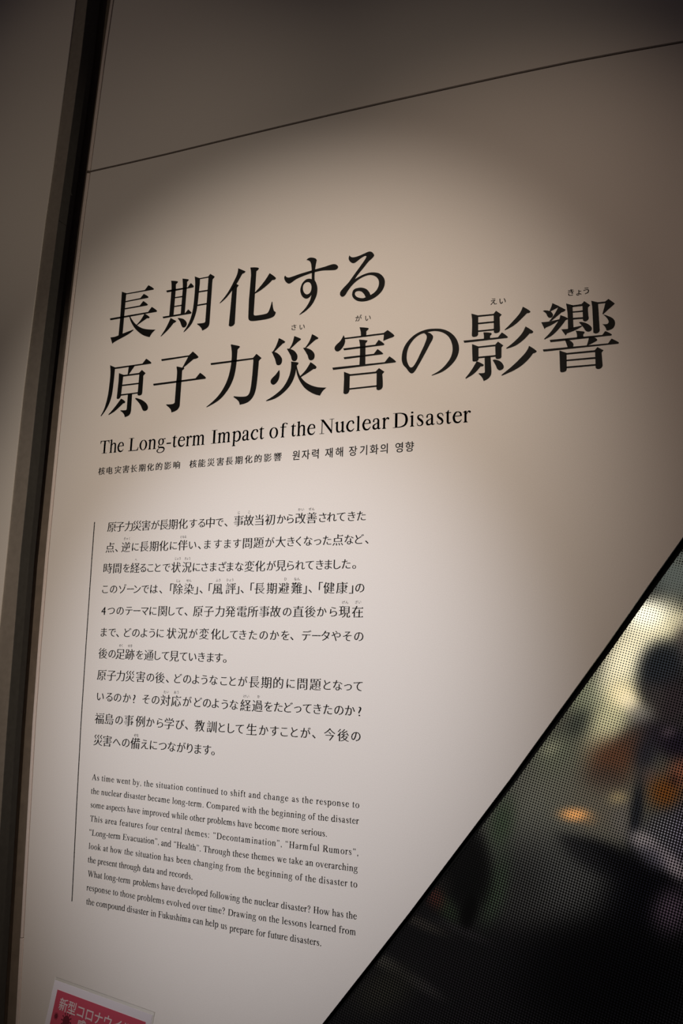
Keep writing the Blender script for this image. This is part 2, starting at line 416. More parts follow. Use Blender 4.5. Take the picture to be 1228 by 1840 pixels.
TITLE = [
 (190, 500, 110, ['325,268 425,303 412,322 340,1112 258,1148 290,800', '405,305 785,235 858,138 965,205* 960,228 405,325', '395,458 695,397 765,312 858,370* 850,393 395,480', '385,600 685,545 755,455 845,525* 832,546 385,625', '85,805 850,675 925,573 1030,650* 1020,673 95,842', '780,708 880,778* 865,802 828,802 620,950 612,938 700,840*', '472,765 495,768 540,845* 620,935* 760,1010* 1003,1030 930,1100* 882,1182 740,1135* 600,1020* 510,880*', '95,1185 175,1175* 258,1145 345,1108 553,1028 560,1040 450,1125* 170,1280* 135,1318']),
 (280, 480, 120, ['283,250 400,260* 408,275* 372,315 370,400 328,885 248,895 290,420 290,320*', '492,210 600,225* 608,238* 577,270 577,320 535,845 458,865 497,400 497,300*', '193,430 500,380 590,370 640,298* 655,298* 702,350 692,373 205,465', '340,552 500,528 500,552 340,573', '330,715 490,688 490,710 330,735', '127,910 540,845 598,775 660,832 650,855 137,942', '272,932 378,990 365,1010* 328,1030 230,1150* 100,1275 88,1272 180,1130* 245,1000*', '402,940 430,935* 520,960* 572,1030* 550,1095* 505,1110* 480,1090* 445,1000*', '717,170 815,205 812,300 790,500* 765,720* 730,880* 650,1060* 520,1195 510,1188 600,1040* 670,840* 705,600* 725,300*', '800,205 965,172 1003,122 1085,172 1080,188 1047,225 1040,300 990,1030 975,1080* 940,1120* 855,1168 830,1110* 760,1050 762,1038 880,1025* 905,1010* 912,990 970,192 800,224', '785,442 960,415 960,440 785,468', '760,690 945,658 945,685 760,716']),
 (385, 470, 120, ['442,122 575,178 570,197* 520,225 430,385 325,540 220,670* 108,770 100,762 250,570* 380,330* 430,210*', '415,412 455,437 420,480 380,1140 350,1178* 300,1195* 268,1175 328,560 330,500 380,430', '665,108 740,105 805,112* 825,128* 780,175 775,220 728,960 740,988* 800,988* 930,965* 985,940* 1025,860* 1058,742 1072,738 1082,830* 1100,905 1135,930 1120,980* 1080,1020* 980,1055* 850,1078* 700,1093* 642,1075* 628,1010 640,700 678,260 675,170*', '1020,212 1135,298* 1125,327* 1070,340 980,430* 860,525* 735,600 735,585 870,430* 960,310*']),
 (500, 455, 120, ['135,410 160,440* 210,445* 400,380* 620,315* 680,297* 850,250* 990,205* 1060,205* 1105,250* 1070,300* 980,312* 820,318* 680,347* 615,365* 450,425* 330,480* 220,555* 170,550* 120,490* 115,430*', '522,125 560,90* 630,80* 690,98* 712,128 695,210* 680,310* 672,400* 672,492 708,565* 724,660* 703,790* 620,950* 510,1060* 395,1135 390,1125 500,1010* 580,880* 612,770 570,815* 520,837* 460,810* 418,740* 410,660* 440,560* 510,485* 570,468* 618,477 618,320* 605,190* 580,145*|540,530* 595,555* 614,630* 590,720* 530,757* 480,725* 457,650* 475,570*']),
 (600, 440, 110, ['318,210 345,240* 400,248* 500,222* 620,170* 715,132* 775,150* 812,210* 785,255* 700,335* 600,460* 500,580* 425,688 560,610* 700,560* 820,552* 920,575* 1000,650* 1027,740* 1000,870* 900,1000* 750,1095* 600,1135* 470,1120* 390,1060* 368,990* 400,900* 480,865* 570,858* 660,890* 715,950* 738,1005 830,940* 890,850* 908,750* 880,670* 810,618* 730,605* 620,630* 480,710* 370,810* 280,930* 220,1020* 170,1040* 130,1010* 130,950* 180,880* 300,750* 400,610* 560,390* 635,280* 658,228 630,222* 550,265* 410,365* 340,345* 300,280*|500,925* 560,940* 610,990* 640,1052 580,1070* 480,1050* 428,1000* 440,945*']),
 (170, 630, 110, ['312,292 415,338 410,370 385,620* 350,880* 300,1050* 220,1200* 130,1320 122,1308 200,1150* 260,930* 295,700* 318,450*', '405,338 960,260 1037,160 1140,240* 1130,262 405,370', '688,305 812,300 690,475 662,485', '490,450 590,488 575,530 530,910 505,952* 470,972* 443,960 480,620', '565,490 893,447 950,385 1025,452 978,505 978,560 958,840 940,885* 895,902* 862,890 868,820 897,478 565,522', '545,685 895,643 895,670 545,714', '530,877 880,833 880,858 530,905', '668,875 755,865 733,1200 715,1265* 680,1305* 608,1333 580,1260* 518,1210 522,1195 625,1193* 645,1170', '532,962 612,1018* 608,1048* 575,1058 500,1130* 400,1220* 285,1292 280,1280 400,1140*', '820,950 860,955* 960,995* 1040,1060* 1072,1130* 1055,1190* 1000,1212* 965,1190* 920,1090* 815,965']),
 (265, 620, 120, ['255,260 765,188 835,118 938,213* 925,238* 850,260 665,415 643,415 750,216 262,295', '535,400 548,393 640,415 670,413* 678,432* 640,468 635,560 598,1080 588,1135* 545,1195* 440,1240 425,1180* 345,1105 348,1090 470,1082* 502,1055 530,680 545,500*', '105,712 885,612 970,508 1077,597* 1065,620 115,747']),
 (360, 610, 120, ['562,95 580,90 720,120 733,135 688,185 670,400* 650,560* 600,750* 500,940* 350,1110* 120,1247 113,1238 300,1070* 430,890* 520,680* 570,430* 580,250*', '190,435 970,337 1035,262 1128,340 1078,395 1072,500* 1030,880* 980,1040* 880,1150* 725,1200 700,1130* 612,1060 618,1043 780,1052* 870,1030* 915,950* 950,720* 975,420* 975,365 198,470']),
 (475, 590, 120, ['270,178 385,243* 375,265* 345,278 185,435 135,435 160,425 220,320*', '135,430 180,432* 250,460* 320,540* 328,610* 300,665* 255,678* 225,660* 200,570*', '552,142 675,193* 665,215* 630,240 475,385 458,380 515,280*', '418,380 430,372* 475,378* 550,410* 605,480* 612,540* 590,590* 545,603* 510,580* 490,510*', '880,105 995,173* 985,195* 950,205 765,368 748,362 830,240*', '717,365 730,355* 790,365* 870,400* 920,460* 928,520* 905,570* 855,588* 820,565* 795,490*', '275,762 285,800* 280,890* 250,970* 190,1030* 150,1033* 118,990* 135,930* 210,850*', '852,622 962,706* 945,742* 912,745 800,820* 680,895 658,880 760,770*', '495,610 625,628* 633,642* 600,685 590,740* 560,880* 490,1030* 380,1160* 220,1280* 40,1340 32,1328 200,1220* 350,1080* 450,900* 490,750*', '585,690 600,690 620,770* 660,870* 740,970* 850,1040* 980,1080* 1148,1088 1080,1150* 1025,1238 880,1190* 740,1090* 640,940* 598,820*']),
 (590, 575, 130, ['532,122 680,135* 688,150* 650,188 648,270 555,282 552,200*', '275,303 945,218 1008,170 1122,258* 1110,285* 1030,315* 935,355 948,246 275,328', '260,258 275,280* 288,370* 250,460* 180,530* 130,525* 108,480* 130,430* 210,350*', '255,482 800,418 858,335 955,408* 945,427 270,515', '260,632 775,573 838,492 935,568* 920,582 275,665', '70,808 960,715 1040,615 1152,703* 1140,720 82,848', '522,332 662,345* 668,357* 635,395 632,758 530,770 540,440*', '268,878 378,920 368,960 362,1190 340,1240* 290,1258* 258,1240 270,1000', '360,921 805,875 863,815 957,878 920,920 928,1120* 905,1170* 850,1190* 820,1175 823,903 360,951', '355,1158 835,1105 835,1132 355,1184']),
 (710, 575, 130, ['520,165* 690,146* 830,160* 960,225* 1050,330* 1090,470* 1060,620* 960,760* 820,870* 630,945 622,935 780,840* 900,710* 960,600* 978,460* 930,310* 830,220* 690,187* 552,208 610,230* 650,290* 590,420* 500,590* 400,770* 330,880* 285,907* 240,880* 195,820* 140,760* 115,660* 140,500* 220,360* 350,240*|495,222 540,275* 520,370* 440,550* 350,730* 280,805* 230,760* 200,640* 230,470* 320,330* 420,250*']),
 (825, 540, 150, ['183,192 285,218 285,500 265,525* 210,535* 190,515 195,300*', '275,218 510,195 548,150 632,208 602,240 602,300 607,430 590,465* 540,480* 515,465 512,218 275,243', '275,327 525,302 525,325 275,351', '275,441 525,415 525,438 275,463', '360,468 470,475* 483,492* 460,520 460,555 368,570 368,510', '68,590 575,540 632,468 720,533* 710,550 80,622', '193,640 290,675 290,870 262,893* 210,895* 200,880', '280,676 535,648 575,603 655,660 628,690 628,830 610,852* 560,860* 540,845 535,672 280,699', '280,826 550,800 550,826 280,852', '378,830 468,824 480,1040 470,1100* 430,1150* 365,1185 340,1130* 290,1078 295,1068 370,1065* 382,1050', '262,893 365,943* 355,965* 320,970 230,1070* 105,1150 95,1140 180,1030*', '497,878 530,868* 610,895* 660,960* 650,1005* 600,1027* 565,1005* 540,950*', '940,90 1052,158* 1040,180* 1005,185 930,260* 820,360* 680,437 672,430 800,300* 900,180*', '980,380 1095,456* 1080,480* 1040,485 950,580* 840,660* 700,710 695,700 820,600* 930,480*', '1032,665 1145,743* 1130,765* 1095,775 1000,890* 860,1000* 635,1105 625,1095 800,950* 960,790* 1010,720*']),
 (965, 525, 160, ['215,150 305,190 300,207 185,268 175,260 205,190*', '300,190 398,240 385,260* 345,278 270,340* 205,395 172,400 240,310* 298,205', '85,258 120,250* 190,265* 225,310* 210,345* 175,353* 150,335* 130,295*', '62,415 175,403* 300,375 330,372 290,402 200,455* 125,490* 108,510', '325,315 420,353* 430,372 400,385 320,490* 220,590* 108,652 102,642 190,550* 270,440* 312,370*', '405,155 500,180 495,210 508,495 430,515 425,300*', '485,182 620,163 655,122 738,178 708,212 708,260 718,360 700,390* 660,403* 638,385 630,190 485,207', '485,266 640,250 640,270 485,284', '485,354 640,344 640,367 485,379', '338,512 430,505* 510,485* 620,460 628,470 540,520* 420,568 400,598', '582,415 620,410* 700,435* 755,480* 758,520* 715,545* 675,530* 640,480*', '752,118 845,138 850,200 870,520 855,555* 810,570* 780,555 775,400 765,200', '835,139 945,128 990,92 1078,155 1050,185* 980,245* 918,305 905,300 930,215* 947,150 835,162', '915,308 980,325* 1060,370* 1082,430* 1060,490* 1010,520* 965,528 945,480* 905,440 970,438* 992,415* 985,380* 950,335*', '537,530 650,543* 660,557* 642,580 645,618 555,633 553,580*', '178,658 905,588 945,535 1035,580* 1028,597 190,690', '385,650 425,652 480,680* 508,720* 495,760 430,770 405,700*', '720,620 790,620 835,653* 825,672* 720,727 690,738 710,670*', '83,790 985,705 1032,640 1133,693* 1125,710 95,820', '312,803 415,838 412,860 415,1060 400,1090* 345,1105* 322,1090', '402,839 800,800 838,757 922,800 895,835 900,880 910,1010 890,1045* 845,1060* 813,1045 805,825 402,862', '405,931 815,893 815,917 405,952', '405,1026 820,990 820,1012 405,1049']),
]
for ox, oy, wd, outl in TITLE:
    fl = Flat(); sc = wd / 1228.0
    for n, s in enumerate(outl):
        loops = [spline(parse(l)) for l in s.split('|')]
        fl.poly(loops, lambda p: on_wall(ox + p[0] * sc, oy + p[1] * sc, LIFT - 0.00001 * 0))
    fl.build('title_character', M_INK, panel)

# ---- CJK glyphs: Blender's own built-in font, turned into a thin-horizontal brush style
tcv = bpy.data.curves.new('glyph', 'FONT'); tob = bpy.data.objects.new('glyph', tcv); COL.objects.link(tob)
tcv.resolution_u = 3
GL = {}
def is_kanji(ch): return '\u4e00' <= ch <= '\u9fff'
def glyph(ch, d_h, d_v, serif):
    key = (ch, d_h, d_v, serif)
    if key in GL: return GL[key]
    tcv.body = ch
    dg = bpy.context.evaluated_depsgraph_get(); dg.update()
    me = bpy.data.meshes.new_from_object(tob.evaluated_get(dg))
    bm = bmesh.new(); bm.from_mesh(me); bpy.data.meshes.remove(me)
    bmesh.ops.remove_doubles(bm, verts=bm.verts, dist=1e-5)
    bm.verts.ensure_lookup_table()
    nrm = {v.index: [] for v in bm.verts}; bed = []
    for e in bm.edges:
        if len(e.link_faces) != 1: continue
        a, b2 = e.verts; c = [v for v in e.link_faces[0].verts if v not in (a, b2)]
        if not c: continue
        t = (b2.co - a.co); L = math.hypot(t.x, t.y)
        if L < 1e-7: continue
        n = (t.y / L, -t.x / L); m = c[0].co - a.co
        if n[0] * m.x + n[1] * m.y > 0: n = (-n[0], -n[1])
        nrm[a.index].append(n); nrm[b2.index].append(n); bed.append((a.index, b2.index, n, L))
    pos = {}
    for v in bm.verts:
        ns = nrm[v.index]
        dy = max((n[1] for n in ns), key=abs, default=0); dx = max((n[0] for n in ns), key=abs, default=0)
        pos[v.index] = (v.co.x + d_v * dx, v.co.y - d_h * dy)
    verts = [pos[v.index] for v in bm.verts]; faces = [[v.index for v in f.verts] for f in bm.faces]
    if serif:
        for a, b2, n, L in bed:
            if n[0] > .93 and .03 < L < .11:
                hi, lo = (a, b2) if bm.verts[a].co.y > bm.verts[b2].co.y else (b2, a)
                oh = [q for q in nrm[hi] if q[1] > .95]; ol = [q for q in nrm[lo] if q[1] < -.95]
                if oh and ol:
                    x, y = verts[hi]; k = len(verts)
                    verts += [(x + .012, y - .004), (x - .115, y - .002), (x - .05, y + .062)]; faces.append([k, k + 1, k + 2])
    bm.free()
    xs = [p[0] for p in verts]; r = (verts, faces, (min(xs) + max(xs)) / 2 if xs else .5)
    GL[key] = r
    return r
def local_basis(px, py, fn=on_wall):
    return fn(px, py)
def put(fl, ch, px, py, em, wide=1.0, d_h=.014, d_v=.011, serif=None, y=LIFT, ax=None):
    """draw ch with its box centre at a place of the wall; em in metres"""
    if serif is None: serif = is_kanji(ch)
    vs, fs, cx = glyph(ch, d_h if is_kanji(ch) else d_h * .6, d_v, serif)
    c = on_wall(px, py, y)
    cy = .383
    if ch in '、。': cy = .08
    if '\u3041' <= ch <= '\u30ff': em = em * .9
    fl.tris(vs, fs, lambda p: Vector((c.x + (p[0] - cx) * em * wide, y, c.z + (p[1] - cy) * em)))

K8, K7, K9 = 270 / 1228, 280 / 1228, 260 / 1228
A_, B_, C_, D_ = (150, 900, K8), (400, 900, K7), (140, 1120, K7), (400, 1120, K7)
BODY = [
 [(A_, '原子力災害が長期化する中で、', [232,300,372,440,512,588,658,733,815,897,967,1038,1112,1165], (232,212), (1112,173)),
  (B_, '事故当初から改善されてきた', [128,208,290,375,465,535,615,703,790,862,935,1018,1095], (128,156), (1095,117))],
 [(A_, '点、逆に長期化に伴い、ます', [218,270,347,425,497,577,657,737,812,893,948,1015,1098], (218,381), (812,361)),
  (B_, 'ます問題が大きくなった点など、', [40,115,197,285,373,458,540,600,675,750,825,910,998,1080,1138], (40,337), (1080,301))],
 [(A_, '時間を経ることで状況にさまざ', [200,277,352,422,487,548,608,678,757,845,925,992,1062,1137], (200,550), (1137,537)),
  (B_, 'まな変化が見られてきました。', [60,133,213,297,385,462,537,612,687,767,835,905,975,1038], (60,518), (975,497))],
 [(A_, 'このゾーンでは、「除染」、「風', [178,247,320,385,440,505,577,632,722,775,862,922,962,1038,1098], (178,720), (1098,718)),
  (B_, '評」、「長期避難」、「健康」の', [65,118,155,235,292,388,483,585,650,692,775,840,942,1015,1083], (65,690), (1083,683))],
 [(A_, '4つのテーマに関して、原子力', [165,227,300,372,437,502,570,648,722,785,838,937,1025,1115], (165,895), (1115,902)),
  (B_, '発電所事故の直後から現在', [62,153,240,330,418,510,598,693,783,875,962,1065], (62,871), (1065,873))],
 [(C_, 'まで、どのように状況が変化', [205,270,312,392,458,522,585,650,738,825,910,995,1088], (205,69), (1088,84)),
  (D_, 'してきたのかを、データやその', [25,90,160,240,325,410,495,547,662,740,812,895,985,1075], (25,88), (1075,101))],
 [(C_, '後の足跡を通して見ていきます。', [198,270,335,410,487,560,630,690,760,832,905,975,1045,1110,1158], (198,236), (1110,270))],
 [(C_, '原子力災害の後、どのような', [188,265,337,412,495,572,648,705,790,862,930,997,1070], (188,406), (1070,447)),
  (D_, 'ことが長期的に問題となって', [10,80,160,250,345,440,538,630,732,825,908,990,1068], (10,452), (1068,494))],
 [(C_, 'いるのか?その対応がどのよ', [178,248,313,387,445,538,613,690,775,862,948,1018,1085], (178,575), (1085,630)),
  (D_, 'うな経過をたどってきたのか?', [18,90,182,275,362,440,520,593,667,748,830,918,1005,1083], (18,638), (1083,690))],
 [(C_, '福島の事例から学び、教訓と', [170,248,325,402,492,572,648,720,805,856,960,1055,1135], (170,749), (1135,820)),
  (D_, 'して生かすことが、今後の', [68,135,230,325,410,487,567,655,720,845,952,1052], (68,826), (1052,888))],
 [(C_, '災害への備えにつながります。', [160,232,307,378,452,527,597,668,740,815,882,947,1018,1065], (160,920), (1018,996))],
]
RUBY = [(A_, 'ぎゃく', 357, 308, 56), (A_, 'ともな', 817, 293, 54), (A_, 'へ', 430, 480, 20), (A_, 'じょう', 772, 470, 52), (A_, 'きょう', 852, 470, 50),
 (A_, 'じょ', 777, 652, 34), (A_, 'せん', 862, 650, 44), (A_, 'ふう', 1103, 648, 42), (B_, 'ひょう', 60, 622, 60), (B_, 'ひ', 497, 615, 22), (B_, 'なん', 587, 615, 48),
 (B_, 'じ', 130, 92, 20), (B_, 'こ', 210, 87, 20), (B_, 'かい', 620, 67, 52), (B_, 'ぜん', 703, 63, 50), (B_, 'げん', 968, 798, 52), (B_, 'ざい', 1070, 797, 52),
 (C_, 'そく', 340, 175, 32), (C_, 'せき', 412, 177, 38), (C_, 'たい', 697, 540, 46), (C_, 'おう', 778, 543, 42), (D_, 'けい', 187, 574, 50), (D_, 'か', 285, 577, 24), (C_, 'そな', 460, 882, 40)]
EM = 0.0210
for segs in BODY:
    fl = Flat()
    for (ox, oy, k), s, xs, (xa, ya), (xb, yb) in segs:
        assert len(s) == len(xs), s
        for ch, x in zip(s, xs):
            yc = ya + (yb - ya) * (x - xa) / (xb - xa)
            if ch in '、。': yc += 26
            put(fl, ch, ox + x * k, oy + yc * k, EM)
    fl.build('japanese_text_line', M_INK, panel)
fl = Flat()
for (ox, oy, k), s, x, y, wd in RUBY:
    n = len(s)
    for i, ch in enumerate(s):
        xx = x + (0 if n == 1 else (i - (n - 1) / 2) * wd / n)
        put(fl, ch, ox + xx * k, oy + (y - (i - (n - 1) / 2) * .6) * k, EM * .30, d_h=.006, d_v=0, wide=min(1, .8 if n == 3 else 1))
tag(fl.build('ruby_text', M_INK, panel), kind='stuff')
P7, P8 = (160, 770, 350 / 1228), (500, 720, 370 / 1228)
SUB = [(P7, '核电灾害长期化的影响', [80,130,183,233,283,335,388,442,497,553], (80,268), (553,229), .0160, 1),
 (P7, '核能災害長期化的影響', [657,712,770,828,885,945,1007,1067,1128,1190], (657,222), (1190,178), .0160, 1),
 (P8, '원자력재해장기화의영향', [107,165,222,303,365,447,510,573,632,722,785], (107,325), (785,273), .0186, 0)]
for (ox, oy, k), s, xs, (xa, ya), (xb, yb), em, cj in SUB:
    fl = Flat()
    for ch, x in zip(s, xs):
        yc = ya + (yb - ya) * (x - xa) / (xb - xa)
        put(fl, ch, ox + x * k, oy + yc * k, em, wide=1.0 if cj else .93, d_h=.006 if cj else -.006, d_v=.020 if cj else .013)
    fl.build('subtitle_line', M_INK, panel)
Q1, Q2 = (510, 555, 190 / 1228), (870, 505, 210 / 1228)
fl = Flat()
for (ox, oy, k), ch, x, y, em in [(Q1, 'さ', 118, 213, .0138), (Q1, 'い', 215, 207, .0138), (Q1, 'が', 870, 108, .0140), (Q1, 'い', 980, 103, .0140),
        (Q2, 'え', 103, 213, .0140), (Q2, 'い', 197, 206, .0140), (Q2, 'き', 915, 118, .0140), (Q2, 'ょ', 998, 113, .0140), (Q2, 'う', 1077, 100, .0140)]:
    put(fl, ch, ox + x * k, oy + y * k, em, d_h=-.004, d_v=.016)
tag(fl.build('ruby_text', M_INK, panel), kind='stuff')

# ---- Latin book face, drawn stroke by stroke (units of 1/1000 em)
def cr(pts, ws, n=5):
    """variable-width stroke along a smooth line -> list of quads"""
    P = [Vector((x, y)) for x, y in pts]; out = []; wd = []
    if len(P) == 2: out, wd = P, list(ws)
    else:
        for i in range(len(P) - 1):
            p0 = P[i - 1] if i else P[0] * 2 - P[1]; p1, p2 = P[i], P[i + 1]; p3 = P[i + 2] if i + 2 < len(P) else P[-1] * 2 - P[-2]
            for j in range(n):
                t = j / n
                out.append(.5 * ((2 * p1) + (p2 - p0) * t + (2 * p0 - 5 * p1 + 4 * p2 - p3) * t * t + (3 * p1 - p0 - 3 * p2 + p3) * t ** 3))
                wd.append(ws[i] + (ws[i + 1] - ws[i]) * t)
        out.append(P[-1]); wd.append(ws[-1])
    L, Rr = [], []
    for i, p in enumerate(out):
        t = (out[min(i + 1, len(out) - 1)] - out[max(i - 1, 0)]).normalized(); nn = Vector((-t.y, t.x)) * wd[i] / 2
        L.append(p + nn); Rr.append(p - nn)
    return [[(L[i].x, L[i].y), (L[i + 1].x, L[i + 1].y), (Rr[i + 1].x, Rr[i + 1].y), (Rr[i].x, Rr[i].y)] for i in range(len(out) - 1)]
def rect(a, b2, c, d): return [[(a, c), (b2, c), (b2, d), (a, d)]]
def dot(x, y, r): return [[(x + r * math.cos(t * math.pi / 5), y + r * math.sin(t * math.pi / 5)) for t in range(10)]]
def foot(a, b2, y=0, s=1, e=48): return [[(a - e, y), (b2 + e, y), (b2 + e, y + 14 * s), (b2, y + 42 * s), (a, y + 42 * s), (a - e, y + 14 * s)]]
def flag(a, b2, t): return [[(a - 62, t - 52), (a - 62, t - 38), (b2, t + 8), (b2, t - 90), (a, t - 90), (a, t - 66)]]
def stem(a, b2, y0, y1, ft=True, fg=True): return rect(a, b2, y0, y1) + (foot(a, b2, y0) if ft else []) + (flag(a, b2, y1) if fg else [])
def ring(cx, cy, rx, ry, tk, tn, n=20):
    o = [(cx + rx * math.cos(2 * math.pi * i / n), cy + ry * math.sin(2 * math.pi * i / n)) for i in range(n)]
    q = [(cx + (rx - tk) * math.cos(2 * math.pi * i / n), cy + (ry - tn) * math.sin(2 * math.pi * i / n)) for i in range(n)]
    return [[o[i], o[(i + 1) % n], q[(i + 1) % n], q[i]] for i in range(n)]
def comma(x, y): return dot(x, y, 50) + cr([(x + 20, y), (x + 30, y - 60), (x - 20, y - 135)], [55, 40, 14], 3)
